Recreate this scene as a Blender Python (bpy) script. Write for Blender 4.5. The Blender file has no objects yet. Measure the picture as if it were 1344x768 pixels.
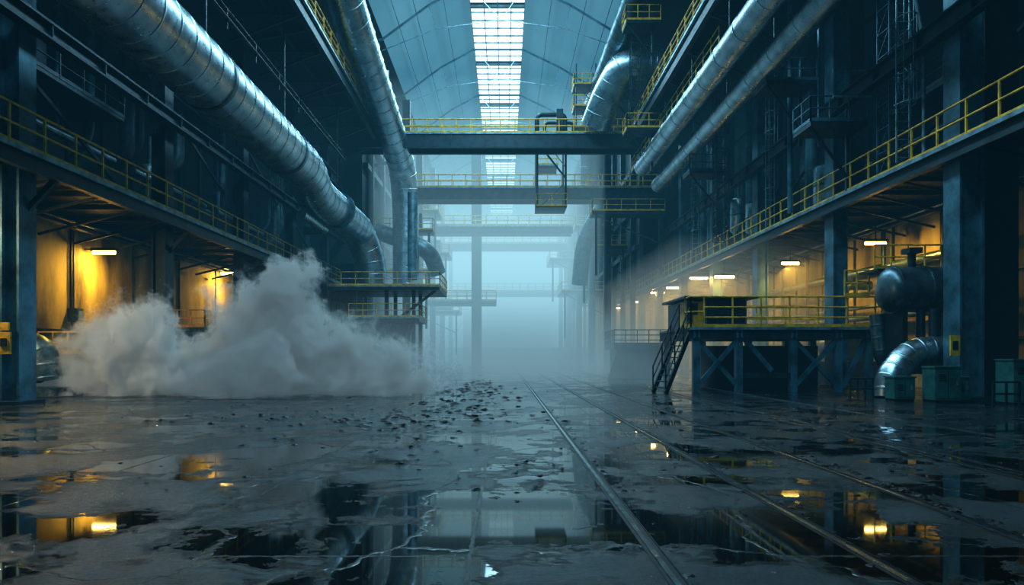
import bpy, math, random
from mathutils import Vector, Matrix, Quaternion
random.seed(7)
scene = bpy.context.scene
COL = scene.collection

# ------------------------------------------------------------------ materials
def newmat(name):
    m = bpy.data.materials.new(name); m.use_nodes = True
    nt = m.node_tree; nt.nodes.clear()
    out = nt.nodes.new('ShaderNodeOutputMaterial')
    return m, nt, out

def paint(name, col, rough=0.5, metal=0.0, var=0.5, scale=1.5, bump=0.15, col2=None, stretch=(1,1,1), bands=False):
    m, nt, out = newmat(name)
    N = nt.nodes.new; L = nt.links.new
    b = N('ShaderNodeBsdfPrincipled')
    tc = N('ShaderNodeTexCoord'); mp = N('ShaderNodeMapping'); mp.inputs['Scale'].default_value = stretch
    L(tc.outputs['Object'], mp.inputs['Vector'])
    n = N('ShaderNodeTexNoise'); n.inputs['Scale'].default_value = scale; n.inputs['Detail'].default_value = 7; n.inputs['Roughness'].default_value = .62
    L(mp.outputs['Vector'], n.inputs['Vector'])
    r = N('ShaderNodeValToRGB')
    c2 = col2 if col2 else tuple(c*(1-var) for c in col)
    r.color_ramp.elements[0].position = .36; r.color_ramp.elements[0].color = (*c2, 1)
    r.color_ramp.elements[1].position = .62; r.color_ramp.elements[1].color = (*col, 1)
    L(n.outputs['Fac'], r.inputs['Fac']); L(r.outputs['Color'], b.inputs['Base Color'])
    b.inputs['Metallic'].default_value = metal
    mr = N('ShaderNodeMapRange'); mr.inputs['To Min'].default_value = max(.05, rough-.12); mr.inputs['To Max'].default_value = min(1, rough+.15)
    n2 = N('ShaderNodeTexNoise'); n2.inputs['Scale'].default_value = scale*4; n2.inputs['Detail'].default_value = 4
    L(mp.outputs['Vector'], n2.inputs['Vector'])
    L(n2.outputs['Fac'], mr.inputs['Value']); L(mr.outputs['Result'], b.inputs['Roughness'])
    bp = N('ShaderNodeBump'); bp.inputs['Strength'].default_value = bump; bp.inputs['Distance'].default_value = .05
    L(n2.outputs['Fac'], bp.inputs['Height']); L(bp.outputs['Normal'], b.inputs['Normal'])
    L(b.outputs['BSDF'], out.inputs['Surface'])
    return m

def emis(name, col, s):
    m, nt, out = newmat(name)
    e = nt.nodes.new('ShaderNodeEmission'); e.inputs['Color'].default_value = (*col, 1); e.inputs['Strength'].default_value = s
    nt.links.new(e.outputs[0], out.inputs['Surface']); return m

M = {}
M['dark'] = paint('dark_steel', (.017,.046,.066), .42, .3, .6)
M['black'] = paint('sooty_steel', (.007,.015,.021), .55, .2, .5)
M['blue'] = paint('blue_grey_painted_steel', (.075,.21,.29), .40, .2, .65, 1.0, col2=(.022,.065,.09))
M['edge'] = paint('worn_galvanised_edge', (.26,.42,.50), .4, .5, .6, 2.0)
M['pipe'] = paint('galvanised_duct_metal', (.52,.65,.72), .29, .95, .5, 1.0, .05, col2=(.28,.38,.44))
M['pipe_dark'] = paint('aged_duct_metal', (.15,.24,.28), .36, .8, .6, 1.5, .12, col2=(.06,.10,.12))
M['yellow'] = paint('yellow_safety_paint', (.95,.56,.03), .45, .0, .6, 3.0, col2=(.50,.26,.02))
M['wall'] = paint('sooty_wall_cladding', (.014,.036,.051), .65, 0, .65, .5, .3, stretch=(1,1,.25))
M['conc'] = paint('stained_concrete', (.42,.33,.12), .75, 0, .6, .45, .4, col2=(.05,.042,.028), stretch=(1,1,.3))
M['green'] = paint('green_enamel', (.035,.17,.17), .4, .1, .5, 2)
M['rubble'] = paint('wet_rubble', (.010,.014,.018), .30, 0, .5, 9, .5)
M['rail'] = paint('worn_rail_steel', (.66,.74,.80), .16, 1.0, .6, 5, .15, col2=(.30,.34,.37))
M['glass'] = paint('dirty_window_glass', (.03,.05,.06), .12, .0, .4, 3)
M['lamp'] = emis('lamp_tube_glow', (1,.60,.13), 30)
M['lampfar'] = emis('lamp_tube_glow_far', (1,.64,.20), 55)

# ------------------------------------------------------------------ mesh builder
class B:
    def __init__(s, name):
        s.name = name; s.v = []; s.f = []; s.fm = []; s.fs = []; s.mats = []
    def mi(s, k):
        if k not in s.mats: s.mats.append(k)
        return s.mats.index(k)
    def add(s, vs, fs, k, smooth=False):
        o = len(s.v); s.v += [tuple(p) for p in vs]; i = s.mi(k)
        for f in fs:
            s.f.append(tuple(a+o for a in f)); s.fm.append(i); s.fs.append(smooth)
    def box(s, x0, x1, y0, y1, z0, z1, k):
        vs = [(x,y,z) for z in (z0,z1) for y in (y0,y1) for x in (x0,x1)]
        s.add(vs, [(0,2,3,1),(4,5,7,6),(0,1,5,4),(2,6,7,3),(0,4,6,2),(1,3,7,5)], k)
    def frame(s, p, q):
        p = Vector(p); q = Vector(q); d = (q-p).normalized()
        up = Vector((0,0,1)) if abs(d.z) < .98 else Vector((0,1,0))
        a = d.cross(up).normalized(); b = a.cross(d).normalized()
        return p, q, d, a, b
    def beam(s, p, q, w, h, k):
        p,q,d,a,b = s.frame(p,q)
        vs = []
        for c in (p,q):
            for sa, sb in ((-1,-1),(1,-1),(1,1),(-1,1)):
                vs.append(c + a*sa*w/2 + b*sb*h/2)
        s.add(vs, [(0,1,2,3),(7,6,5,4),(0,4,5,1),(1,5,6,2),(2,6,7,3),(3,7,4,0)], k)
    def ibeam(s, p, q, w, h, k, t=None):
        t = t or max(.04, h*.1)
        p,q,d,a,b = s.frame(p,q)
        s.beam(p+b*(h/2-t/2), q+b*(h/2-t/2), w, t, k)
        s.beam(p-b*(h/2-t/2), q-b*(h/2-t/2), w, t, k)
        s.beam(p, q, t, h-2*t, k)
    def hcol(s, x, y, z0, z1, w, k, d=None):
        d = d or w; t = .08
        s.box(x-w/2, x-w/2+t, y-d/2, y+d/2, z0, z1, k)
        s.box(x+w/2-t, x+w/2, y-d/2, y+d/2, z0, z1, k)
        s.box(x-w/2+t, x+w/2-t, y-d/2+d*.18, y-d/2+d*.18+t, z0, z1, k)
        s.box(x-w*.75, x+w*.75, y-d*.75, y+d*.75, z0, z0+.12, 'dark')
    def tube(s, pts, r, k, seg=20, caps=True):
        pts = [Vector(p) for p in pts]
        n = len(pts); tang = []
        for i in range(n):
            a = pts[max(0,i-1)]; b = pts[min(n-1,i+1)]
            tang.append((b-a).normalized())
        t0 = tang[0]; up = Vector((0,0,1)) if abs(t0.z) < .9 else Vector((1,0,0))
        u = t0.cross(up).normalized()
        vs = []
        rr = r if isinstance(r, (list,tuple)) else [r]*n
        for i in range(n):
            if i:
                q = tang[i-1].rotation_difference(tang[i]); u = q @ u
            w = tang[i].cross(u).normalized()
            for j in range(seg):
                a = 2*math.pi*j/seg
                vs.append(pts[i] + (u*math.cos(a)+w*math.sin(a))*rr[i])
        fs = []
        for i in range(n-1):
            for j in range(seg):
                j2 = (j+1)%seg
                fs.append((i*seg+j, i*seg+j2, (i+1)*seg+j2, (i+1)*seg+j))
        s.add(vs, fs, k, True)
        if caps:
            s.add(vs[:seg], [tuple(range(seg))[::-1]], k); s.add(vs[-seg:], [tuple(range(seg))], k)
    def cyl(s, p, q, r, k, seg=12): s.tube([p,q], r, k, seg)
    def duct(s, pts, r, k, seg=28, band=2.0, bk=None, bend=None, bh=.025):
        path = roundpath(pts, bend or r*1.8)
        s.tube(path, r, k, seg)
        acc = 0; nxt = band*.5
        for i in range(len(path)-1):
            a = Vector(path[i]); b = Vector(path[i+1]); l = (b-a).length; d = (b-a).normalized()
            while nxt <= acc+l:
                c = a + d*(nxt-acc)
                s.tube([c-d*.05, c-d*.03, c+d*.03, c+d*.05], [r, r*(1+bh), r*(1+bh), r], bk or k, seg, False)
                nxt += band
            acc += l
    def railing(s, pts, k='yellow', h=1.15, sp=1.6, rails=(1.0,.52), t=.035, kick=True):
        pts = [Vector(p) for p in pts]
        for i in range(len(pts)-1):
            a, b = pts[i], pts[i+1]; l = (b-a).length; n = max(1, round(l/sp))
            for j in range(n+1):
                c = a.lerp(b, j/n)
                s.beam(c, c+Vector((0,0,h)), t*1.5, t*1.5, k)
            for rr in rails:
                o = Vector((0,0,h*rr)); s.tube([a+o, b+o], t, k, 6)
            if kick:
                s.beam(a+Vector((0,0,.08)), b+Vector((0,0,.08)), .03, .15, k)
    def ladder(s, x, y, z0, z1, k='edge', w=.5, axis='x'):
        dx, dy = (w/2, 0) if axis == 'x' else (0, w/2)
        for q in (-1,1): s.beam((x+q*dx,y+q*dy,z0),(x+q*dx,y+q*dy,z1),.05,.05,k)
        zz = z0+.2
        while zz < z1:
            s.beam((x-dx,y-dy,zz),(x+dx,y+dy,zz),.03,.03,k); zz += .35
        zz = z0+2.2
        while zz < z1:
            pts = [(x-.35*math.cos(a), y-.7*math.sin(a), zz) for a in [i*math.pi/6 for i in range(7)]]
            s.tube(pts, .022, k, 5); zz += 1.1
        for a in (math.pi*.25, math.pi*.5, math.pi*.75):
            s.beam((x-.35*math.cos(a),y-.7*math.sin(a),z0+2.2),(x-.35*math.cos(a),y-.7*math.sin(a),z1),.03,.03,k)
    def make(s):
        me = bpy.data.meshes.new(s.name)
        me.from_pydata(s.v, [], s.f); 
        for k in s.mats: me.materials.append(M[k])
        me.polygons.foreach_set('material_index', s.fm)
        me.polygons.foreach_set('use_smooth', s.fs)
        me.update()
        o = bpy.data.objects.new(s.name, me); COL.objects.link(o); return o

def roundpath(pts, rad, n=8):
    pts = [Vector(p) for p in pts]; out = [pts[0]]
    for i in range(1, len(pts)-1):
        a, b, c = pts[i-1], pts[i], pts[i+1]
        d1 = (a-b); d2 = (c-b); r = min(rad, d1.length*.48, d2.length*.48)
        p = b + d1.normalized()*r; q = b + d2.normalized()*r
        for j in range(n+1):
            t = j/n
            out.append((1-t)**2*p + 2*t*(1-t)*b + t*t*q)
    out.append(pts[-1]); return out

# ------------------------------------------------------------------ floor
def floor_mat():
    m, nt, out = newmat('wet_cracked_concrete')
    N = nt.nodes.new; L = nt.links.new
    b = N('ShaderNodeBsdfPrincipled'); tc = N('ShaderNodeTexCoord')
    def noise(scale, det, rough=.6, mapping=None, dist=0):
        n = N('ShaderNodeTexNoise'); n.inputs['Scale'].default_value = scale; n.inputs['Detail'].default_value = det
        n.inputs['Roughness'].default_value = rough; n.inputs['Distortion'].default_value = dist
        if mapping:
            mp = N('ShaderNodeMapping'); mp.inputs['Scale'].default_value = mapping[0]; mp.inputs['Location'].default_value = mapping[1]
            L(tc.outputs['Object'], mp.inputs['Vector']); L(mp.outputs['Vector'], n.inputs['Vector'])
        else: L(tc.outputs['Object'], n.inputs['Vector'])
        return n
    def ramp(src, p0, p1, c0=(0,0,0), c1=(1,1,1)):
        r = N('ShaderNodeValToRGB'); e = r.color_ramp.elements
        e[0].position = p0; e[0].color = (*c0,1); e[1].position = p1; e[1].color = (*c1,1)
        L(src, r.inputs['Fac']); return r.outputs['Color']
    def math_(op, a, bb, clamp=False, c=None):
        n = N('ShaderNodeMath'); n.operation = op; n.use_clamp = clamp
        for i, x in enumerate((a, bb)):
            if isinstance(x, (int,float)): n.inputs[i].default_value = x
            else: L(x, n.inputs[i])
        if c is not None: n.inputs[2].default_value = c
        return n.outputs[0]
    big = noise(.62, 11, .70, ((.8,1.0,1),(3.3,1.2,0)), .2)
    acc = big.outputs['Fac']
    # hollows where the water collects
    for (x,y,r,amt) in ((-.7,6.6,2.6,.10),(3.0,6.2,1.8,.08),(-5.2,6.5,2.2,.08),(-4.0,11,2.5,.06),(6.5,11,3,.05),(0,14,4,.05),(-2,24,7,.05),(3,20,4,.04)):
        vm = N('ShaderNodeVectorMath'); vm.operation='DISTANCE'; L(tc.outputs['Object'], vm.inputs[0]); vm.inputs[1].default_value=(x,y,0)
        k = math_('MULTIPLY_ADD', vm.outputs['Value'], -amt/r, c=amt)
        acc = math_('ADD', acc, math_('MAXIMUM', k, 0))
    pud = ramp(acc, .49, .525)
    damp = ramp(acc, .38, .50)
    med = noise(1.8, 8, .7, ((1,1.4,1),(0,0,0)))
    fine = noise(10, 8, .78)
    grit = noise(45, 4, .7)
    wn = noise(.9, 4, .6)
    mixv = N('ShaderNodeVectorMath'); mixv.operation = 'MULTIPLY_ADD'
    L(wn.outputs['Color'], mixv.inputs[0]); mixv.inputs[1].default_value = (1.1,1.1,0); L(tc.outputs['Object'], mixv.inputs[2])
    vo = N('ShaderNodeTexVoronoi'); vo.feature = 'DISTANCE_TO_EDGE'; vo.inputs['Scale'].default_value = .28
    L(mixv.outputs[0], vo.inputs['Vector'])
    crack = ramp(vo.outputs['Distance'], .0015, .006, (1,1,1), (0,0,0))
    br = N('ShaderNodeTexBrick'); br.inputs['Scale'].default_value = 1; br.inputs['Mortar Size'].default_value = .02
    br.inputs['Brick Width'].default_value = 5.5; br.inputs['Row Height'].default_value = 2.5; br.inputs['Mortar Smooth'].default_value = .3
    mp = N('ShaderNodeMapping'); mp.inputs['Rotation'].default_value = (0,0,math.pi/2); mp.inputs['Location'].default_value = (0,.2,0)
    wv = N('ShaderNodeVectorMath'); wv.operation = 'MULTIPLY_ADD'; L(fine.outputs['Color'], wv.inputs[0]); wv.inputs[1].default_value = (.14,.14,0); L(tc.outputs['Object'], wv.inputs[2])
    L(wv.outputs[0], mp.inputs['Vector']); L(mp.outputs[0], br.inputs['Vector'])
    lines = math_('MAXIMUM', crack, br.outputs['Fac'], True)
    dry = ramp(med.outputs['Fac'], .35, .7, (.003,.007,.010), (.009,.019,.027))
    mx = N('ShaderNodeMix'); mx.data_type = 'RGBA'; L(pud, mx.inputs['Factor']); L(dry, mx.inputs['A']); mx.inputs['B'].default_value = (.008,.007,.005,1)
    mx2 = N('ShaderNodeMix'); mx2.data_type = 'RGBA'; L(lines, mx2.inputs['Factor']); L(mx.outputs['Result'], mx2.inputs['A']); mx2.inputs['B'].default_value = (.002,.002,.002,1)
    L(mx2.outputs['Result'], b.inputs['Base Color'])
    rr = ramp(fine.outputs['Fac'], .35, .65, (.06,)*3, (.24,)*3)
    notl = math_('SUBTRACT', 1, lines, True)
    pm = math_('MULTIPLY', pud, notl)
    inv = math_('SUBTRACT', 1, pm, True)
    rough = math_('ADD', math_('MULTIPLY', rr, inv), .035)
    L(rough, b.inputs['Roughness'])
    h = math_('ADD', math_('MULTIPLY', med.outputs['Fac'], 1.0), math_('MULTIPLY', fine.outputs['Fac'], 1.0))
    h = math_('ADD', h, math_('MULTIPLY', grit.outputs['Fac'], .36))
    h = math_('SUBTRACT', h, math_('MULTIPLY', lines, .8))
    h = math_('MULTIPLY', h, math_('SUBTRACT', 1, math_('MULTIPLY', damp, .45)))
    h = math_('MULTIPLY', h, inv)
    bp = N('ShaderNodeBump'); bp.inputs['Strength'].default_value = .85; bp.inputs['Distance'].default_value = .027
    L(h, bp.inputs['Height']); L(bp.outputs['Normal'], b.inputs['Normal'])
    b.inputs['IOR'].default_value = 1.45
    try:
        b.inputs['Specular IOR Level'].default_value = .85
        b.inputs['Specular Tint'].default_value = (.68,.92,1,1)
    except: pass
    L(b.outputs[0], out.inputs['Surface']); return m
M['floor'] = floor_mat()
HALL0, HALL1 = -12, 152
b = B('floor'); b.box(-24, 26, HALL0, HALL1, -.3, 0, 'floor'); b.make()

for x in (1.20, 2.84, 4.45, 6.65, 7.0, 9.6):
    b = B('floor_rail')
    y = -2.0
    while y < 140:
        y2 = y + 12 - .012
        b.box(x-.022, x+.022, y, y2, .0, .014, 'rail')
        b.box(x+.024, x+.07, y, y2, .0, .004, 'black')
        b.box(x-.055, x-.024, y, y2, .0, .004, 'black')
        b.box(x+.072, x+.082, y, y2, .0, .010, 'dark')
        y += 12
    b.make()

def rubble(name, spots):
    b = B(name)
    for (cx, cy, sx, sy, n, s) in spots:
        for _ in range(n):
            x = random.gauss(cx, sx); y = random.gauss(cy, sy); r = s*random.uniform(.2,1.2)**1.5
            vs = []
            for (a, e) in [(i*math.pi/3, 0) for i in range(6)]:
                q = random.uniform(.7,1.5); vs.append((x+math.cos(a)*r*q*1.3, y+math.sin(a)*r*q, .0))
            for i in range(5):
                a = i*2*math.pi/5; q = random.uniform(.4,.75); vs.append((x+math.cos(a)*r*q, y+math.sin(a)*r*q, r*random.uniform(.2,.45)))
            fs = [tuple(range(6,11))]
            ring = list(range(6)); top = list(range(6,11))
            for i in range(6):
                t = top[min(i,4)]; t2 = top[(min(i+1,5))%5]
                fs.append((ring[i], ring[(i+1)%6], t2))
                if t != t2: fs.append((ring[i], t2, t))
            b.add(vs, fs, 'rubble')
    b.make()
rubble('rubble_scatter', [(-3.6,16.5,2.6,.9,100,.08),(-2.0,18.5,1.0,2.2,60,.08),(-1.8,12,1.6,1.8,40,.05),(-1.5,23,.6,4,70,.09),(-1.6,32,.6,7,80,.12),(-.6,26,.5,6,60,.10),
                    (.6,9,.9,1.2,40,.035),(4.6,8,.10,2.0,130,.045),(2.95,9,.08,4,110,.03),(1.32,12,.07,5,90,.028),(5.2,20,2,6,60,.05),(-7,20,2,3,40,.06),
                    (-4,8,1.5,1.5,40,.03),(5,12,2,2,60,.035),(7.2,14,.2,5,60,.04),(9,18,2,4,50,.06)])

# ------------------------------------------------------------------ walls + roof
b = B('wall_left')
b.box(-20.4, -20, HALL0, HALL1, 7.6, 26, 'wall')
b.box(-20.4, -19, HALL0, HALL1, 0, 7.6, 'conc')
for i in range(60):
    y = HALL0 + i*2.7
    b.box(-20, -19.85, y, y+.25, 7.6, 25, 'dark')
for y in range(0, 120, 5):
    b.box(-19, -18.93, y, y+.05, 0, 7.5, 'black')
b.box(-19, -18.9, 0, 120, 2.6, 2.66, 'black')
b.make()
b = B('wall_right')
b.box(21, 21.4, HALL0, HALL1, 8.5, 26, 'wall')
b.box(20.5, 21.4, HALL0, HALL1, 0, 8.5, 'conc')
for i in range(60):
    y = HALL0 + i*2.7
    b.box(20.85, 21, y, y+.25, 8.5, 25, 'dark')
for y in range(0, 120, 4):
    b.box(20.4, 20.5, y, y+.12, 0, 8.5, 'black')
for zz in (2.2,5.0): b.box(20.38, 20.5, 0, 120, zz, zz+.12, 'black')
b.make()

def panel_mat():
    m, nt, out = newmat('translucent_roof_sheet')
    N = nt.nodes.new; L = nt.links.new
    tc = N('ShaderNodeTexCoord'); n = N('ShaderNodeTexNoise'); n.inputs['Scale'].default_value = .10; n.inputs['Detail'].default_value = 6
    L(tc.outputs['Object'], n.inputs['Vector'])
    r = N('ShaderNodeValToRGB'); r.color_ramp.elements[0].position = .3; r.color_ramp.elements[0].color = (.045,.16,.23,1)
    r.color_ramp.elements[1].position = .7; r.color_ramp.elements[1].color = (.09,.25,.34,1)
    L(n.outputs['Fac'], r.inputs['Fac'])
    e = N('ShaderNodeEmission'); e.inputs['Strength'].default_value = .8; L(r.outputs['Color'], e.inputs['Color'])  # daylight through the sheets put in as emission
    d = N('ShaderNodeBsdfDiffuse'); d.inputs['Color'].default_value = (.1,.15,.17,1)
    a = N('ShaderNodeAddShader'); L(e.outputs[0], a.inputs[0]); L(d.outputs[0], a.inputs[1]); L(a.outputs[0], out.inputs['Surface']); return m
M['panel'] = panel_mat()
M['sky'] = emis('daylight_through_skylight_glass', (.70,.92,1.0), 2.6)
M['endglow'] = emis('end_wall_added_glow', (.40,.66,.76), 1.1)  # glowing end wall added to brighten the far mist, no known windows
SX = -.6
b = B('ceiling')
def slab(x0,z0,x1,z1,k,t=.15):
    y0,y1 = HALL0,HALL1
    b.add([(x0,y0,z0),(x1,y0,z1),(x1,y1,z1),(x0,y1,z0),(x0,y0,z0+t),(x1,y0,z1+t),(x1,y1,z1+t),(x0,y1,z0+t)],
          [(0,1,2,3),(7,6,5,4),(0,4,5,1),(1,5,6,2),(2,6,7,3),(3,7,4,0)], k)
slab(-10,27.6,-6.2,30.4,'panel'); slab(-6.2,30.4,SX-2.4,32,'panel')
slab(SX+2.4,32,5.4,30.4,'panel'); slab(5.4,30.4,10,27.6,'panel')
slab(-20.4,25,-10,27.6,'wall'); slab(10,27.6,21.4,25,'wall')
b.make()
b = B('skylight')
b.box(SX-2.4, SX+2.4, HALL0, HALL1, 32.5, 32.6, 'sky')
for x in (-2.4,-1.2,0,1.2,2.4):
    b.box(SX+x-.04, SX+x+.04, HALL0, HALL1, 32.1, 32.4, 'edge')
y = HALL0
while y < HALL1:
    b.box(SX-2.4, SX+2.4, y, y+.07, 32.2, 32.35, 'edge'); y += 1.5
y = HALL0
while y < HALL1:
    b.box(SX-2.4, SX+2.4, y, y+.30, 32.0, 32.4, 'blue'); y += 12
b.make()
for y in range(8, 150, 12):
    b = B('roof_truss')
    top = [(-19,25.1),(-10,27.3),(-6.2,30.1),(SX-2.4,31.8),(SX+2.4,31.8),(5.4,30.1),(10,27.3),(20,25.1)]
    for i in range(len(top)-1):
        b.beam((top[i][0],y,top[i][1]),(top[i+1][0],y,top[i+1][1]),.12,.16,'blue')
    bot = [(-10,26.4),(-5.5,28.2),(-.3,28.9),(5,28.2),(10,26.4)]
    for i in range(len(bot)-1):
        b.beam((bot[i][0],y,bot[i][1]),(bot[i+1][0],y,bot[i+1][1]),.06,.06,'edge')
    for p,q in (((-6.2,30.1),(-5.5,28.2)),((-3,31.8),(-.3,28.9)),((1.8,31.8),(-.3,28.9)),((5.4,30.1),(5,28.2))):
        b.beam((p[0],y,p[1]),(q[0],y,q[1]),.05,.05,'edge')
    b.make()
b = B('roof_purlins')
for x,z in ((-8.6,28.5),(-7.2,29.5),(-5,30.8),(3.9,30.9),(6.5,29.6),(8.2,28.5)):
    b.beam((x,HALL0,z),(x,HALL1,z),.05,.08,'blue')
b.make()
b = B('wall_end')
b.box(-20,21,150,150.5,0,33,'endglow'); b.box(-20,21,149.6,150,0,3,'dark')
b.make()

# ------------------------------------------------------------------ columns
LY = [12.5, 22, 31.3, 40.6, 50, 59.5, 69, 79, 89, 99, 109, 119]
for y in LY:
    b = B('steel_column')
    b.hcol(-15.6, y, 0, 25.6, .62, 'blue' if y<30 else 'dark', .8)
    b.beam((-15.6,y+.1,6.0),(-14.4,y+.1,7.3),.14,.18,'dark')
    b.beam((-15.2,y,20.2),(-11.6,y,20.9),.2,.3,'dark')
    b.make()
RY = [14.5, 24.2, 33.5, 43.4, 52.5, 62, 71.5, 81, 91, 101, 111, 121]
for i,y in enumerate(RY):
    b = B('steel_column')
    b.hcol(16.2, y, 0, 25.6, .85 if i<2 else .7, 'blue', .9)
    b.beam((16.7,y,17),(20.9,y,20.5),.2,.2,'dark')
    if i < 2: b.box(17.1,18.3,y+.2,y+.8,0,25,'black')
    else: b.box(17.0,17.7,y+.2,y+.8,9,25,'dark')
    b.make()

def girder(name, x, z, y0, y1, w, h, k='dark'):
    b = B(name); b.ibeam((x,y0,z),(x,y1,z),w,h,k,.08)
    y = y0+1.5
    while y < y1:
        b.box(x-w/2+.02,x+w/2-.02,y,y+.05,z-h/2+.08,z+h/2-.08,k); y += 3
    b.make()
girder('crane_girder', -15.0, 17.0, 0, 120, .5, 1.0)
girder('crane_girder', -15.0, 12.2, 0, 120, .4, .6)
girder('crane_girder', 15.5, 13.2, 0, 120, .4, .7)
girder('crane_girder', 15.5, 18.4, 0, 120, .4, .9)

def walkway(x_edge, x_in, z, y0, y1, side, zr=1.2):
    b = B('elevated_walkway')
    s = side
    b.box(min(x_edge,x_in), max(x_edge,x_in), y0, y1, z-.08, z, 'dark')
    b.ibeam((x_edge+s*.12,y0,z-.30),(x_edge+s*.12,y1,z-.30),.24,.55,'dark')
    b.box(x_edge-.03 if s<0 else x_edge-.06, x_edge+.06 if s<0 else x_edge+.03, y0, y1, z-.12, z+.03, 'edge')
    b.ibeam((x_in-s*.1,y0,z-.28),(x_in-s*.1,y1,z-.28),.2,.4,'black')
    y = y0+.5
    while y < y1:
        b.beam((x_edge+s*.2,y,z-.22),(x_in,y,z-.22),.1,.22,'black')
        b.beam((x_edge+s*.2,y,z-.25),(x_in-s*.1,y,z-1.3),.08,.10,'black')
        y += 2.35
    b.railing([(x_edge+s*.06,y0,z),(x_edge+s*.06,y1,z)], 'yellow', zr, 1.55, t=.042)
    b.tube([(x_in-s*.5,y0,z-.7),(x_in-s*.5,y1,z-.7)], .12, 'dark', 8)
    b.tube([(x_in-s*.9,y0,z-.6),(x_in-s*.9,y1,z-.6)], .07, 'pipe_dark', 8)
    return b
b = walkway(-14.3,-18.9,7.75,6,60,-1); b.make()
b = walkway(15.4,20.4,8.9,6,100,1,1.25); b.make()

def gallery(x_edge, x_in, z, y0, y1, side):
    b = B('upper_gallery'); s = side
    b.box(min(x_edge,x_in), max(x_edge,x_in), y0, y1, z-.15, z, 'black')
    b.ibeam((x_edge+s*.15,y0,z-.55),(x_edge+s*.15,y1,z-.55),.3,.85,'dark')
    b.box(x_edge-.06, x_edge+.06, y0, y1, z-.14, z+.03, 'edge')
    for xx in (2.0,4.2,6.5): b.ibeam((x_edge+s*xx,y0,z-.4),(x_edge+s*xx,y1,z-.4),.25,.5,'dark')
    y = y0+1
    while y < y1:
        b.ibeam((x_edge+s*.2,y,z-.5),(x_in,y,z-.5),.22,.55,'dark')
        b.beam((x_edge+s*.3,y,z-.7),(x_edge+s*4.2,y,z-2.2),.12,.14,'dark')
        y += 4.7
    y = y0
    while y < y1-4:
        b.beam((x_edge+s*.3,y,z-.6),(x_edge+s*4.2,y+4.7,z-.6),.08,.1,'black'); y += 4.7
    b.railing([(x_edge+s*.1,y0,z),(x_edge+s*.1,y1,z)], 'yellow', 1.25, 1.8, rails=(1.0,.66,.33), t=.055)
    b.box(min(x_edge+s*4,x_in), max(x_edge+s*4,x_in), y0, y1-4, z, z+3.4, 'wall')
    b.make()
gallery(-11,-19.8,21.1,4,62,-1)
gallery(11,20.8,21.1,4,62,1)

def bridge(y, z, x0, x1, depth=1.3, k='blue', w=2.2, rk='yellow'):
    b = B('crossing_bridge')
    b.box(x0,x1,y,y+w,z-.1,z,'dark')
    for yy in (y+.12, y+w-.12):
        b.ibeam((x0,yy,z-depth/2),(x1,yy,z-depth/2),.3,depth,k,.1)
    x = x0+1
    while x < x1:
        b.box(x,x+.06,y,y+.26,z-depth+.1,z-.1,k); x += 2.2
    b.box(x0,x1,y-.06,y,z-.12,z+.02,'edge')
    b.railing([(x0,y+.05,z),(x1,y+.05,z)], rk, 1.2, 1.3, rails=(1.0,.5),t=.055)
    b.railing([(x0,y+w-.05,z),(x1,y+w-.05,z)], rk, 1.2, 1.3, rails=(1.0,.5),t=.04)
    return b
b = bridge(60, 21.0, -14.5, 12.5, k='dark')
b.duct([(2.9,61,21.0),(2.9,61,22.9),(5.4,61,22.9),(5.4,61,21.0)], .2, 'dark', 12, 1.2, bend=.5)
b.duct([(3.6,61.4,21.0),(3.6,61.4,22.3),(6.2,61.4,22.3),(6.2,61.4,21.0)], .14, 'dark', 12, 1.2, bend=.4)
b.box(4.6,5.2,60.6,61.2,21,23.3,'dark'); b.make()
bridge(66, 17.7, -10.3, 16.0, 1.2, k='dark').make()
bridge(66.5, 20.0, 3.2, 5.2, .4, k='dark').make()
bridge(80, 16.6, -8.5, 8, .9, 'dark').make()
bridge(98, 17.5, -9, 9, .9, 'dark').make()
bridge(112, 12.0, -9, 9, .9, 'dark').make()
bridge(84, 8.2, -9.5, -1.0, .6, 'dark').make()

b = B('stair_tower')
for x in (3.0,5.6):
    for y in (62.6,65.4): b.beam((x,y,15),(x,y,22),.18,.18,'dark')
b.beam((3.0,62.7,21),(5.6,62.7,17.7),.25,.12,'dark'); b.beam((3.0,62.7,22),(5.6,62.7,18.7),.06,.06,'yellow')
b.beam((5.6,65.2,17.7),(3.0,65.2,15.2),.25,.12,'dark'); b.box(2.9,5.7,62.5,65.5,15,15.15,'dark')
b.railing([(2.9,62.5,15.1),(5.7,62.5,15.1)]); b.make()
b = B('scaffold_tower')
for x in (6.6,8.4):
    for y in (63,65): b.beam((x,y,21),(x,y,28.3),.1,.1,'dark')
for zz in (22.4,24.4,26.4):
    b.box(6.4,8.6,62.9,65.1,zz-.1,zz,'dark'); b.railing([(6.4,65.1,zz),(6.4,62.9,zz),(8.6,62.9,zz)],'yellow',1.0,.7)
    b.beam((6.6,63,zz),(8.4,63,zz-2),.07,.07,'dark')
b.make()

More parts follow.
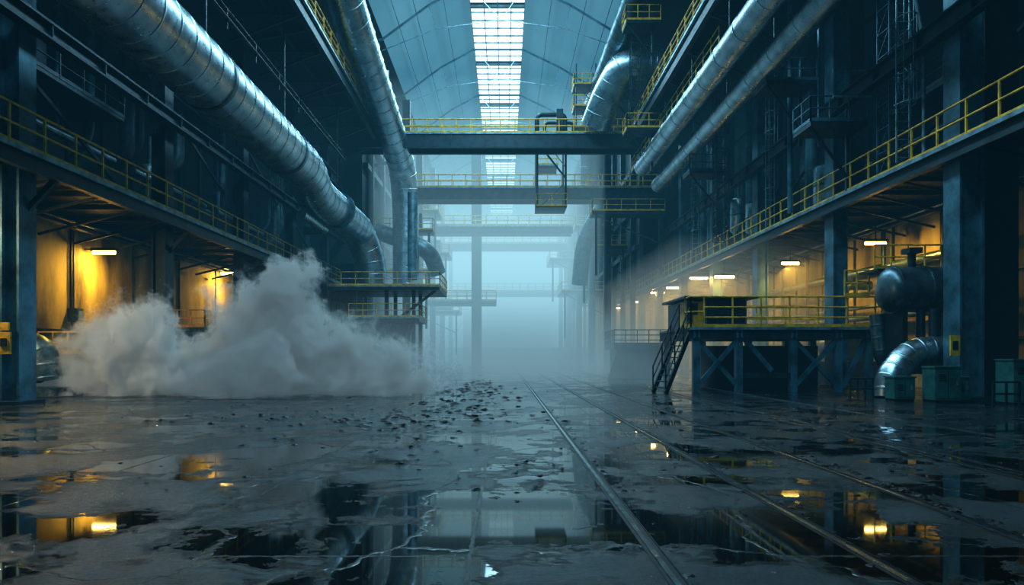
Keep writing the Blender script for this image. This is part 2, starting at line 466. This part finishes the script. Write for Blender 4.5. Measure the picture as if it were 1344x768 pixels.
b = B('steel_column'); b.hcol(-3.4, 84, 0, 27, 1.2, 'dark'); b.make()
for (x,ys) in ((-9.4,(66,76,90,104,120)),(10.2,(68,80,94,108,124))):
    for y in ys:
        b = B('steel_column'); b.hcol(x,y,0,26,.7,'dark'); b.make()
b = B('wall_bay_left'); b.box(-13.6,-13.2,64,150,6.5,27,'wall')
for y in range(66,150,6): b.box(-13.2,-12.6,y,y+.5,0,27,'dark')
for z in (9,13,19,22): b.box(-13.2,-12.7,64,150,z,z+.5,'dark')
b.box(-20,-13.2,63.6,64,10,21,'wall'); b.make()
b = B('wall_bay_right'); b.box(13.4,13.8,68,150,10,27,'wall')
for y in range(70,150,6): b.box(12.9,13.4,y,y+.5,0,27,'dark')
for z in (12,16,20): b.box(12.9,13.4,68,150,z,z+.5,'dark')
b.make()
for (x0,x1,y0,y1,z) in ((-12.6,-7.6,70,75,10.2),(-12.6,-6.8,84,89,14),(-12.6,-6.2,94,100,7.5),(8,12.9,72,78,13),(7.2,12.9,86,93,9.6),(6.4,12.9,96,104,15),(-12.6,-7.4,77,82,17.8),(8.2,15,64,66,15.0),(-12.6,-7,67,69,13.8),(8.5,12.9,82,85,17)):
    b = B('service_platform')
    b.box(x0,x1,y0,y1,z-.3,z,'dark')
    b.railing([(x1 if x0<0 else x0,y1,z),(x1 if x0<0 else x0,y0,z),(x0 if x0<0 else x1,y0,z)], 'yellow', 1.1, 1.5)
    for xx in (x0+.4,x1-.4): b.beam((xx,y0+.3,z-.3),(xx,y0+.3,max(0,z-6)),.22,.22,'dark')
    b.box(x0+1.5,x1-1.2,y0+1.2,y1-.5,z,z+1.8,'dark')
    b.beam((x0+.4,y0+.3,z-.4),(x1-.4,y0+.3,z-3),.12,.12,'dark'); b.make()

# ------------------------------------------------------------------ big ducts
b = B('large_ventilation_duct')
b.duct([(-12.2,2,12.9),(-12.2,42.0,12.9),(-12.7,45.5,12.3),(-12.2,57.4,12.0),(-11.4,58.6,9.5),(-11.3,58.6,7.1)], 1.28, 'pipe', 44, 1.15, bend=2.6, bh=.012)
for y in (8,18,28,38,50):
    b.beam((-12.2,y,14.1),(-12.2,y,20.3),.08,.08,'dark'); b.tube([(-12.2,y-.12,12.9 if y<45 else 12.15),(-12.2,y+.12,12.9 if y<45 else 12.15)],1.33,'pipe_dark',36,True)
b.make()
b = B('pipe_branch')
b.duct([(-13.0,44,10.6),(-13.0,50,10.6),(-14.6,50,10.6)], .28, 'pipe', 16, 1.5); b.make()
b = B('service_pipes')
b.tube([(-14.1,2,14.5),(-14.1,56,14.5)], .12, 'dark', 8)
b.tube([(-10.7,2,14.6),(-10.7,46,14.6)], .06, 'black', 8)
b.railing([(-10.75,2,14.2),(-10.75,45,14.2)],'dark',.8,3,kick=False)
b.make()
b = B('curved_ventilation_duct')
b.duct([(-12.5,40.5,26.2),(-10.6,42.5,26.0),(-10.3,46,24.2),(-10.0,55,21.9),(-9.6,65.0,19.2),(-9.4,65.5,15),(-9.4,65.5,8)], 1.25, 'pipe', 32, 1.5, bend=2.2); b.make()
b = B('overhead_pipe')
b.duct([(11.5,10,17.1),(11.5,57,17.1)], .70, 'pipe', 28, 3.0)
for y in range(14,56,7): b.beam((11.5,y,17.7),(11.5,y,20.6),.06,.06,'dark')
b.make()
b = B('overhead_pipe')
b.duct([(13.0,10,16.0),(13.0,58,15.9)], .60, 'pipe', 28, 3.0)
for y in range(12,56,7): b.beam((13.0,y,16.5),(13.0,y,20.6),.06,.06,'dark')
b.make()
b = B('curved_ventilation_duct')
b.duct([(12.9,56,25.2),(9.9,56,25.5),(8.7,57.5,23.5),(7.9,59.0,21.3)], 1.3, 'pipe', 32, 1.3, bend=2.0); b.make()
b = B('curved_ventilation_duct')
b.duct([(10,47,29),(9.0,58,26.6),(8.6,70,26),(8.8,72,18)], .85, 'pipe_dark', 28, 1.8, bend=2); b.make()
b = B('curved_ventilation_duct')
b.duct([(10.6,70,17.5),(8.3,72,13.5),(8.0,73,9)], .85, 'pipe_dark', 24, 1.8, bend=2); b.make()
b = B('curved_ventilation_duct')
b.duct([(-12.4,66,13.5),(-7.2,66,11.6),(-6.5,67,9.5)], .8, 'pipe_dark', 24, 1.5, bend=1.6); b.make()
b = B('vertical_pipe_stack')
b.tube([(-7.9,59,8),(-7.9,59,15.5)], .42, 'edge', 16); b.tube([(-11.8,57.5,21),(-11.8,57.5,27)],.2,'edge',10); b.tube([(-9.9,58,21),(-9.9,58,25.6)],.13,'edge',10)
b.make()

b = B('service_platform')
for (x0,x1,y0,y1,z) in ((-14.2,-5.2,55,62,7.1),(-12.6,-6.9,55.5,61,4.6)):
    b.box(x0,x1,y0,y1,z-.35,z,'dark'); b.box(x0,x1+.03,y0-.03,y0,z-.1,z+.03,'edge')
    b.railing([(x1,y1,z),(x1,y0,z),(x0,y0,z)],'yellow',1.1,1.1)
for x in (-12.2,-9.6,-7.4):
    for y in (56,60.5): b.beam((x,y,0),(x,y,6.8),.3,.3,'dark')
b.beam((-9.6,56,3.8),(-5.6,56,6.8),.2,.2,'dark'); b.beam((-12.2,56,0),(-9.6,56,4.2),.15,.15,'dark'); b.beam((-9.6,56,0),(-7.4,56,4.2),.15,.15,'dark')
b.box(-12.5,-8,58,60.8,0,4.2,'black')
b.make()

# ------------------------------------------------------------------ right foreground platform w/ cabin
b = B('steel_work_platform')
x0,x1,y0,y1,z = 7.8,15.6,28.8,34.5,2.72
b.box(x0,x1,y0,y1,z-.08,z,'dark')
b.ibeam((x0,y0+.1,z-.28),(x1,y0+.1,z-.28),.2,.4,'dark'); b.ibeam((x0,y1-.1,z-.28),(x1,y1-.1,z-.28),.2,.4,'black')
b.box(x0,x1,y0-.03,y0,z-.09,z+.02,'edge')
for x in (8.1,9.9,12.2,14.1,15.4):
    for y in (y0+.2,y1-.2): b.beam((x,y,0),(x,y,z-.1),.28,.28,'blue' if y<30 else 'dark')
    b.ibeam((x,y0,z-.3),(x,y1,z-.3),.15,.3,'black')
for (a,c) in ((8.1,9.9),(12.2,14.1)):
    b.beam((a,y0+.15,.2),(c,y0+.15,2.3),.12,.18,'blue'); b.beam((a,y0+.25,2.3),(c,y0+.25,.2),.12,.18,'blue')
b.beam((10.1,y0+.2,2.3),(11.3,y0+.2,.9),.12,.2,'blue'); b.beam((14.3,y0+.2,.2),(15.3,y0+.2,2.3),.12,.18,'blue')
b.box(9.9,12.2,y0+.1,y0+.3,.6,.8,'dark')
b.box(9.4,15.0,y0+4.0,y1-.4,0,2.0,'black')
b.railing([(x0+.6,y0+.05,z),(x1,y0+.05,z)],'yellow',1.3,1.3,rails=(1.0,.66,.33),t=.042)
b.railing([(x0+3.4,y1-.05,z),(x1,y1-.05,z)],'yellow',1.3,1.3,rails=(1.0,.5))
b.railing([(x0+.03,y0+.9,z),(x0+.03,y0,z),(x0+.6,y0+.05,z)],'yellow',1.3,.8)
b.make()
b = B('control_cabin')
cx0,cx1,cy0,cy1,cz0,cz1 = 8.0,10.6,30.0,33.5,z,z+1.35
b.box(cx0,cx1,cy0,cy1,cz0,cz1-.1,'dark'); b.box(cx0-.25,cx1+.35,cy0-.5,cy1+.2,cz1-.06,cz1+.04,'dark')
b.box(cx0+.1,cx0+.75,cy0-.04,cy0,cz0+.1,cz0+1.2,'yellow'); b.box(cx0+.2,cx0+.45,cy0-.05,cy0-.03,cz0+.6,cz0+1.1,'glass'); b.box(cx0+.9,cx0+1.7,cy0-.04,cy0,cz0+.55,cz0+1.2,'glass'); b.box(cx0+1.85,cx1-.1,cy0-.04,cy0,cz0+.55,cz0+1.2,'glass')
for xx in (cx0+.05,cx0+.82,cx0+1.77,cx1-.05): b.box(xx-.03,xx+.03,cy0-.06,cy0,cz0,cz1-.1,'blue')
b.box(cx0-.04,cx0,cy0+.4,cy0+1.3,cz0+.1,cz0+1.2,'yellow'); b.make()

def stair(name, top, bot, wvec, k='black', rk='black', n=11):
    b = B(name); top = Vector(top); bot = Vector(bot); w = Vector(wvec)
    for o in (Vector((0,0,0)), w):
        b.beam(top+o, bot+o, .06, .26, k)
        b.tube([top+o+Vector((0,0,1.1)), bot+o+Vector((0,0,1.1))], .035, rk, 6)
        b.tube([top+o+Vector((0,0,.6)), bot+o+Vector((0,0,.6))], .025, rk, 6)
        for i in range(4):
            c = top.lerp(bot, i/3)+o; b.beam(c, c+Vector((0,0,1.1)), .05,.05,rk)
    for i in range(1,n):
        c = top.lerp(bot, i/n); d = (bot-top); d.z = 0; d = d.normalized()*.14
        b.add([c-d,c+d,c+d+w,c-d+w,c-d+Vector((0,0,-.05)),c+d+Vector((0,0,-.05)),c+d+w+Vector((0,0,-.05)),c-d+w+Vector((0,0,-.05))],
              [(0,1,2,3),(7,6,5,4),(0,4,5,1),(1,5,6,2),(2,6,7,3),(3,7,4,0)],'blue')
    b.make()
stair('platform_staircase', (7.7,30.2,2.72), (6.2,28.6,.0), (.35,-.75,0))
b = B('raised_inspection_deck')
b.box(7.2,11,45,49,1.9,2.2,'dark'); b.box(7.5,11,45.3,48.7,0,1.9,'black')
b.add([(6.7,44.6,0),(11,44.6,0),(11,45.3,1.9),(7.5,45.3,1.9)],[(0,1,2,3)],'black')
b.railing([(7.2,49,2.2),(7.2,45,2.2),(11,45,2.2)],'dark',1.0,.7,rails=(1,.66,.33)); b.make()
b = B('horizontal_pressure_tank')
pts=[]; rr=[]
for i in range(7):
    a = i/6*math.pi/2; pts.append((15.0-.45*math.cos(a),26.6,4.1)); rr.append(max(.02,.88*math.sin(a)))
pts += [(17.1,26.6,4.1)]; rr += [.88]
b.tube(pts, rr, 'pipe_dark', 32)
for x in (15.05,16.2,17.0): b.tube([(x-.05,26.6,4.1),(x+.05,26.6,4.1)],.93,'pipe_dark',32)
b.cyl((15.8,26.6,4.9),(15.8,26.6,5.5),.14,'dark'); b.box(15.55,16.05,26.3,26.9,5.5,5.7,'dark')
b.cyl((15.9,26.2,3.3),(15.9,26.2,1.9),.16,'dark')
for x in (15.2,17.0): b.box(x-.1,x+.1,26,27.2,0,3.4,'black')
b.railing([(14.9,27.6,5.0),(17.6,27.6,5.0)],'yellow',1.0,.7); b.box(14.8,17.6,27.2,28.6,4.9,5.0,'dark')
b.railing([(14.2,28.6,4.0),(15.2,28.6,4.0)],'yellow',1.1,.5)
b.make()
b = B('elbow_exhaust_duct')
b.duct([(17.1,25.3,1.75),(15.0,25.3,1.75),(14.1,25.1,.7),(14.0,25.0,.0)], .5, 'pipe', 28, .4, bend=1.3)
b.cyl((16.0,25.5,2.2),(16.0,25.5,3.3),.2,'dark'); b.make()
b = B('elbow_exhaust_duct')
b.duct([(17.5,27.6,1.1),(15.2,27.6,1.1),(15.0,27.6,3.2)], .3, 'pipe_dark', 20, .5, bend=.7); b.make()
def cabinet(x,y,w,d,h):
    b = B('electrical_cabinet'); b.box(x,x+w,y,y+d,.08,h,'green'); b.box(x-.03,x+w+.03,y-.03,y+d+.03,h,h+.05,'green')
    b.box(x+.05,x+w-.05,y-.02,y,.15,h-.08,'green'); b.box(x+w*.48,x+w*.5,y-.03,y,.15,h-.08,'black'); b.box(x+w-.16,x+w-.12,y-.06,y,h*.5,h*.5+.15,'edge')
    b.box(x+.02,x+w-.02,y+.02,y+d,0,.08,'black')
    for i in range(4): b.box(x+.12,x+w*.42,y-.03,y,h-.25-i*.06,h-.22-i*.06,'black')
    b.make()
cabinet(14.2,22.6,.85,.7,1.15); cabinet(13.2,23.2,.7,.6,.8); cabinet(15.9,21.4,1.1,.8,1.4); cabinet(15.2,23.0,.45,.5,.8)
b = B('safety_barrier'); b.railing([(12.2,24.2,0),(13.0,24.2,0)],'dark',.75,.3,kick=False); b.railing([(14.9,20.9,0),(15.7,20.9,0)],'dark',.75,.5,kick=False); b.make()
b = B('warning_sign'); b.box(15.4,15.73,23.66,23.72,1.55,2.25,'yellow'); b.box(15.47,15.65,23.64,23.66,1.75,2.05,'black'); b.make()
b = B('warning_sign'); b.box(-15.9,-15.5,21.5,21.57,1.6,2.3,'yellow'); b.box(-15.85,-15.55,21.5,21.57,2.35,2.6,'yellow'); b.box(-15.8,-15.6,21.48,21.5,1.85,2.1,'black'); b.make()
b = B('wall_junction_box'); b.box(-19,-18.6,29.8,30.3,3.0,3.6,'dark'); b.tube([(-18.85,30,3.6),(-18.85,30,7.0)],.04,'dark',6); b.box(-18.6,-18.55,29.9,30.2,3.1,3.5,'edge'); b.make()
b = B('pump_unit')
b.duct([(-18.9,26.2,1.9),(-17.7,26.2,1.9),(-17.5,26.2,.6)], .55, 'pipe_dark', 24, .5, bend=.9); b.cyl((-18.9,26,.9),(-17.6,26,.9),.4,'dark',20)
b.box(-18.6,-16.6,25.4,27,0,.35,'dark'); b.cyl((-18.2,26,2.3),(-18.2,26,3.3),.1,'dark')
b.railing([(-18.9,27.8,1.6),(-15.9,27.8,1.6)],'yellow',.9,.6); b.box(-18.9,-15.9,27.8,29,1.45,1.6,'dark')
for x in (-18.4,-16.2): b.beam((x,28,0),(x,28,1.5),.12,.12,'dark')
b.make()
b = B('service_platform')
b.box(-18.9,-16.6,38,41,2.9,3.1,'dark'); b.railing([(-16.6,41,3.1),(-16.6,38,3.1),(-18.9,38,3.1)],'yellow',.95,.7)
for x in (-18.5,-16.8): b.box(x-.1,x+.1,38.1,38.3,0,2.9,'dark')
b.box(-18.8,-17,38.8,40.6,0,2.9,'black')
b.make()
b = B('pump_unit')
b.box(17.5,20.2,36,40,0,1.2,'black'); b.cyl((18.8,36.5,2.0),(18.8,39.5,2.0),.75,'pipe_dark',24); b.cyl((18.8,36.3,2.0),(18.8,36.5,2.0),.9,'dark',24)
b.duct([(18.8,38,2.7),(18.8,38,5.4),(20.3,38,5.4)],.25,'pipe_dark',14,.8,bend=.5); b.make()
b = B('wall_pipework')
for (zz,r) in ((3.6,.16),(4.2,.10),(6.2,.22)): b.tube([(20.1,28,zz),(20.1,80,zz)],r,'pipe_dark',10)
for yy in (31,36,45,49,56): b.tube([(19.9,yy,0),(19.9,yy,8.4)],.12,'dark',8)
b.make()
for side, xs, colY in ((-1,-19.0,LY),(1,20.2,RY)):
    for i in range(len(colY)-1):
        y0 = colY[i]; y1 = colY[i+1]
        if y0 > 63: continue
        b = B('wall_pipework')
        zb = 9 if side<0 else 10
        for k in range(4):
            yy = random.uniform(y0+1,y1-1); r = random.choice((.12,.2,.35)); xx = xs - side*random.uniform(.3,1.4)
            b.tube(roundpath([(xs+side*.6,yy,zb+random.uniform(0,3)),(xx,yy,zb+1+random.uniform(0,2)),(xx,yy,20.4)], .6), r, random.choice(('dark','pipe_dark','blue')), 12)
        zz = random.uniform(11,17)
        b.box(min(xs+side*.8,xs-side*2.2),max(xs+side*.8,xs-side*2.2),y0+1,y1-1,zz-.15,zz,'dark')
        b.railing([(xs-side*2.2,y0+1,zz),(xs-side*2.2,y1-1,zz)],'yellow' if (side>0 and random.random()<.5) else 'dark',1.1,1.4)
        b.beam((xs-side*2.2,y0+1,zz-.1),(xs-side*2.8,y1-1,zz-4),.12,.14,'dark')
        b.box(min(xs,xs-side*1.3),max(xs,xs-side*1.3),y0+2,y0+4.5,zz,zz+random.uniform(1.2,2.4),'dark')
        b.tube([(xs-side*1.6,y0+.8,zb+1.2),(xs-side*1.6,y1-.8,zb+1.2)],.16,'pipe_dark',10)
        b.make()
for (x,y,z,r,h) in ((17.4,36.5,9.6,.9,1.9),(17.0,46,9.8,.8,1.8),(16.9,49.5,10.5,.6,2.2),(-17.6,34,9.2,.5,1.6)):
    b = B('storage_vessel')
    pts=[(x,y,z-.3),(x,y,z)]; rr=[r*.6,r]
    pts += [(x,y,z+h)]; rr += [r]
    for i in range(1,7):
        a=i/6*math.pi/2; pts.append((x,y,z+h+r*.4*math.sin(a))); rr.append(max(.02,r*math.cos(a)))
    b.tube(pts, rr, 'pipe', 24); b.tube([(x,y,z+h*.5-.04),(x,y,z+h*.5+.04)],r*1.04,'pipe_dark',24); b.tube([(x,y,z+h+.2),(x,y,z+h+1.6)],r*.2,'pipe_dark',10)
    for a in range(3): 
        q=a*2.09; b.beam((x+r*.8*math.cos(q),y+r*.8*math.sin(q),z+.2),(x+r*.8*math.cos(q),y+r*.8*math.sin(q),8.9 if x>0 else 7.75),.1,.1,'dark')
    b.make()
def mast(x,y,z0,z1,w=.8,k='blue'):
    b = B('lattice_mast')
    cs=[(x-w/2,y-w/2),(x+w/2,y-w/2),(x+w/2,y+w/2),(x-w/2,y+w/2)]
    for c in cs: b.beam((c[0],c[1],z0),(c[0],c[1],z1),.06,.06,k)
    zz=z0; i=0
    while zz<z1-1:
        for j in range(4):
            a=cs[j]; c=cs[(j+1)%4]
            b.beam((a[0],a[1],zz),(c[0],c[1],zz),.04,.04,k)
            b.beam((a[0],a[1],zz),(c[0],c[1],zz+1),.03,.03,k)
        zz+=1
    b.make()
mast(16.2,28.5,9,20.3,.9,'blue'); mast(14.2,45,9,20.3,.8,'dark')
b = B('wall_pipework')
b.tube(roundpath([(14.9,26,18.5),(15.9,26,13.5),(15.9,26,9)],1),.07,'edge',8)
b.tube([(14.2,31,20.5),(14.2,31,11)],.05,'edge',8); b.tube([(15.0,36,20.5),(15.0,36,9)],.14,'blue',8)
b.tube([(13.9,29,12.5),(16,29,12.5)],.05,'edge',8);b.tube([(13.9,29,13.6),(16,29,13.6)],.05,'edge',8)
b.make()
for (x,y,z0,z1) in ((15.4,26.5,9,20.3),(15.5,40,9,20.3),(14.9,53.5,9,20.3)):
    b = B('caged_ladder'); b.ladder(x,y,z0,z1,'edge'); b.make()
b = B('vertical_pipe_stack')
for (x,y,r,k) in ((18.6,27.5,.45,'blue'),(19.3,29.2,.3,'pipe_dark'),(17.4,38.8,.35,'blue'),(18.2,41,.5,'pipe_dark'),(17.2,48.0,.3,'blue'),(17.0,56,.45,'pipe_dark'),(16.8,58,.25,'blue')):
    b.duct([(x,y,9),(x,y,20.4)],r,k,16,2.0)
b.make()
for (x,y,z) in ((9.6,58.0,24),(9.8,50,26.0),(10.2,52,18.8),(13.9,34,15.2),(13.6,47,14.2),(14.3,30,11.8)):
    b = B('service_platform'); b.box(x-.9,x+1.6,y,y+1.8,z-.2,z,'dark'); b.railing([(x-.9,y+1.8,z),(x-.9,y,z),(x+1.6,y,z)],'yellow' if z>18 else 'blue',1.1,.8)
    b.beam((x+1.2,y+1,z-3),(x+1.2,y+1,z+1.2),.15,.15,'dark'); b.beam((x-.8,y+.2,z-.2),(x+1.2,y+1,z-2.2),.1,.1,'dark'); b.make()
mast(10.3,54,21,26.5,.7,'dark'); mast(-12.5,50,21,26,.7,'dark')
b = B('maintenance_catwalk')
b.box(11.9,13.8,38,64,18.6,18.7,'dark'); b.railing([(11.9,38,18.7),(11.9,64,18.7)],'yellow',1.1,1.5); b.make()
b = B('maintenance_catwalk')
b.box(-11.2,-9.9,68.5,78,17.5,17.7,'dark'); b.railing([(-9.9,68.5,17.7),(-9.9,78,17.7)],'yellow',1.1,1.5); b.make()

# ------------------------------------------------------------------ lamps
def area(name, loc, rot, sx, sy, power, col):
    l = bpy.data.lights.new(name,'AREA'); l.shape='RECTANGLE'; l.size=sx; l.size_y=sy; l.energy=power; l.color=col
    o = bpy.data.objects.new(name,l); o.location=loc; o.rotation_euler=rot; COL.objects.link(o); return o
def lamp(x,y,z,power,far=False,wall=0,ln=1.1,tilt=0,col=(1,.58,.07)):
    b = B('strip_lamp')
    b.box(x-ln/2,x+ln/2,y-.12,y+.12,z+.07,z+.2,'dark')
    b.tube([(x-ln/2+.05,y,z),(x+ln/2-.05,y,z)],.085,'lampfar' if far else 'lamp',8)
    if wall: b.beam((x,y,z+.15),(wall,y,z+.15),.05,.05,'dark')
    else: b.beam((x,y,z+.1),(x,y,z+.9),.04,.04,'dark')
    o = b.make()
    lo = area('lamp_light',(x,y,z-.1),(0,tilt,0),ln*.9,.12,power,col); lo.parent = o
lamp(-18.1,31,6.2,520,wall=-19,tilt=.45); lamp(-18.1,45,6.9,650,wall=-19,tilt=.45)
lamp(-18.0,21.0,6.4,1100,wall=-19,tilt=-.6,col=(1,.78,.48))  # added off-frame lamp to light the steam, not one of the visible row
lamp(18.4,34.0,7.1,520,tilt=-.45); lamp(17.3,41.5,7.1,520,tilt=-.5)
for (x,y,z) in ((16.2,50.5,7.3),(15.6,55,7.7),(16.1,65,7.9),(16.2,72.5,8.1),(16.1,84,8.0),(16.1,95,8.0)):
    lamp(x,y,z,400,True,tilt=-.2,ln=1.5)

# ------------------------------------------------------------------ volumes
def vol_emit(name, sigma, col, box, grad=None, zfall=None, nz=False, step=1.0):
    m, nt, out = newmat(name+'_haze'); N = nt.nodes.new; L = nt.links.new
    a = N('ShaderNodeVolumeAbsorption'); a.inputs['Color'].default_value = (0,0,0,1); a.inputs['Density'].default_value = sigma
    e = N('ShaderNodeEmission'); e.inputs['Color'].default_value = (*col,1); e.inputs['Strength'].default_value = sigma  # self-glow stands in for light scattered by the haze
    s = N('ShaderNodeAddShader'); L(a.outputs[0], s.inputs[0]); L(e.outputs[0], s.inputs[1]); L(s.outputs[0], out.inputs['Volume'])
    if grad or zfall:
        g = N('ShaderNodeNewGeometry'); sx = N('ShaderNodeSeparateXYZ'); L(g.outputs['Position'], sx.inputs[0])
    if grad:
        mr = N('ShaderNodeMapRange'); mr.inputs['From Max'].default_value = 30; L(sx.outputs['Z'], mr.inputs['Value'])
        r = N('ShaderNodeValToRGB'); L(mr.outputs[0], r.inputs['Fac'])
        while len(r.color_ramp.elements) < len(grad): r.color_ramp.elements.new(.5)
        for i,(p,c) in enumerate(grad): r.color_ramp.elements[i].position = p; r.color_ramp.elements[i].color = (*c,1)
        L(r.outputs['Color'], e.inputs['Color'])  # brightness change with height is put into the glow colour
    if zfall:
        mr = N('ShaderNodeMapRange'); mr.interpolation_type='SMOOTHSTEP'; mr.inputs['From Min'].default_value = zfall; mr.inputs['From Max'].default_value = 0; mr.inputs['To Max'].default_value = sigma
        L(sx.outputs['Z'], mr.inputs['Value']); d = mr.outputs[0]
        n = N('ShaderNodeTexNoise'); n.inputs['Scale'].default_value = .16; n.inputs['Detail'].default_value = 3; L(g.outputs['Position'], n.inputs['Vector'])
        r2 = N('ShaderNodeMapRange'); r2.inputs['From Min'].default_value=.36; r2.inputs['From Max'].default_value=.60; L(n.outputs['Fac'], r2.inputs['Value'])
        mu = N('ShaderNodeMath'); mu.operation='MULTIPLY'; L(d, mu.inputs[0]); L(r2.outputs[0], mu.inputs[1])
        L(mu.outputs[0], a.inputs['Density']); L(mu.outputs[0], e.inputs['Strength'])
    m.cycles.volume_step_rate = step
    M[name] = m; b = B(name); b.box(*box, name); b.make()
vol_emit('air_haze', .0030, (.03,.15,.23), (-18.8,20.4,6,44,.02,24.9))
vol_emit('air_haze.001', .0042, (.04,.19,.29), (-18.8,20.4,44.02,62.4,6.5,24.9))
vol_emit('roof_haze', .010, (.20,.46,.58), (-8.4,7.4,22,62.4,25.0,28.6))
vol_emit('deep_air_haze', .034, (.15,.30,.35), (-12.5,9.3,62.5,149,.03,27), grad=[(0,(.16,.31,.38)),(.20,(.28,.52,.62)),(.5,(.44,.76,.88)),(1,(.20,.45,.58))])
vol_emit('drifting_floor_mist', .085, (.17,.28,.33), (-10,9.3,30,62.3,.05,6.0), zfall=6.0)

def vol_scatter(name, dens, col, box, em=(0,0,0), g=.2):
    m, nt, out = newmat(name+'_mist'); N = nt.nodes.new; L = nt.links.new
    p = N('ShaderNodeVolumePrincipled'); p.inputs['Color'].default_value = (*col,1); p.inputs['Density'].default_value = dens; p.inputs['Anisotropy'].default_value = g
    p.inputs['Emission Strength'].default_value = dens; p.inputs['Emission Color'].default_value = (*em,1)  # faint glow added to the mist on top of real scattering
    L(p.outputs[0], out.inputs['Volume']); M[name] = m; b = B(name); b.box(*box, name); b.make()
vol_scatter('ground_mist', .030, (.9,.9,.9), (9.4,20.3,38,110,.04,8.3), (.085,.080,.05))

def steam(name, blobs, dens, box, em):
    m, nt, out = newmat(name+'_vapour'); N = nt.nodes.new; L = nt.links.new
    g = N('ShaderNodeNewGeometry')
    n1 = N('ShaderNodeTexNoise'); n1.inputs['Scale'].default_value = .6; n1.inputs['Detail'].default_value = 5; n1.inputs['Roughness'].default_value = .66
    L(g.outputs['Position'], n1.inputs['Vector'])
    s1 = N('ShaderNodeVectorMath'); s1.operation='SUBTRACT'; L(n1.outputs['Color'], s1.inputs[0]); s1.inputs[1].default_value=(.5,.5,.5)
    s2 = N('ShaderNodeVectorMath'); s2.operation='MULTIPLY_ADD'; L(s1.outputs[0], s2.inputs[0]); s2.inputs[1].default_value=(6.0,4.0,5.4); L(g.outputs['Position'], s2.inputs[2])
    cur = None
    for (x,y,z,r) in blobs:
        d = N('ShaderNodeVectorMath'); d.operation='DISTANCE'; L(s2.outputs[0], d.inputs[0]); d.inputs[1].default_value=(x,y,z)
        q = N('ShaderNodeMath'); q.operation='MULTIPLY_ADD'; L(d.outputs['Value'], q.inputs[0]); q.inputs[1].default_value=-1/r; q.inputs[2].default_value=1
        if cur is None: cur = q.outputs[0]
        else:
            mx = N('ShaderNodeMath'); mx.operation='SMOOTH_MAX'; L(cur,mx.inputs[0]); L(q.outputs[0],mx.inputs[1]); mx.inputs[2].default_value=.12; cur = mx.outputs[0]
    n2 = N('ShaderNodeTexNoise'); n2.inputs['Scale'].default_value = 1.1; n2.inputs['Detail'].default_value = 4; L(s2.outputs[0], n2.inputs['Vector'])
    ad = N('ShaderNodeMath'); ad.operation='MULTIPLY_ADD'; L(n2.outputs['Fac'],ad.inputs[0]); ad.inputs[1].default_value=2.2; ad.inputs[2].default_value=-1.2
    sm = N('ShaderNodeMath'); sm.operation='ADD'; L(cur,sm.inputs[0]); L(ad.outputs[0],sm.inputs[1])
    mr = N('ShaderNodeMapRange'); mr.interpolation_type='SMOOTHSTEP'; mr.inputs['From Min'].default_value=-.10; mr.inputs['From Max'].default_value=.60; mr.inputs['To Max'].default_value=dens
    L(sm.outputs[0], mr.inputs['Value'])
    p = N('ShaderNodeVolumePrincipled'); p.inputs['Color'].default_value=(.97,.97,.97,1); p.inputs['Anisotropy'].default_value=.1
    L(mr.outputs[0], p.inputs['Density'])
    L(mr.outputs[0], p.inputs['Emission Strength']); p.inputs['Emission Color'].default_value=(*em,1)  # ambient light on the steam put in as a faint glow
    L(p.outputs[0], out.inputs['Volume'])
    m.cycles.volume_step_rate = .4
    M[name] = m; b = B(name); b.box(*box, name); b.make()
steam('steam_cloud', [(-8.9,27,3.4,1.6),(-8.6,27,4.4,1.1),(-9.9,27,2.4,1.8),(-8,27,2,2.0),(-10.8,27,1.4,1.9),(-6.5,27,1.2,1.9),(-4.4,27.5,.4,1.9),(-12,26.5,.7,1.6),(-9,26,.8,2.2)],
      2.4, (-12.6,-1.8,24,30,.02,6.6), (.038,.052,.058))
steam('steam_cloud.001', [(-14.6,27,2.3,1.6),(-14.2,26.5,1.3,2.0),(-15.9,27,1.5,1.5),(-16.9,26.8,.7,1.5),(-13,26.5,1.0,1.8),(-18,27,.3,1.5)],
      2.4, (-18.8,-12.62,24,30,.03,4.8), (.040,.050,.052))

# ------------------------------------------------------------------ lights, world, camera
area('skylight_daylight', (SX,60,31.7), (0,0,0), 4.6, 120, 21000, (.46,.82,1.0))
w = bpy.data.worlds.new('night_world'); scene.world = w; w.use_nodes = True
w.node_tree.nodes['Background'].inputs[0].default_value = (.05,.24,.38,1); w.node_tree.nodes['Background'].inputs[1].default_value = .46

cam = bpy.data.cameras.new('camera'); co = bpy.data.objects.new('camera', cam); COL.objects.link(co)
co.location = (0,0,1.6); co.rotation_euler = (math.pi/2,0,0)
cam.sensor_width = 36; cam.lens = 900/1344*36
cam.shift_y = (465-384)/1344; cam.shift_x = (672-662)/1344
cam.clip_end = 400
scene.camera = co
scene.view_settings.view_transform = 'Standard'
scene.view_settings.exposure = 0.1
try: scene.view_settings.look = 'Medium High Contrast'
except Exception as e: print(e)
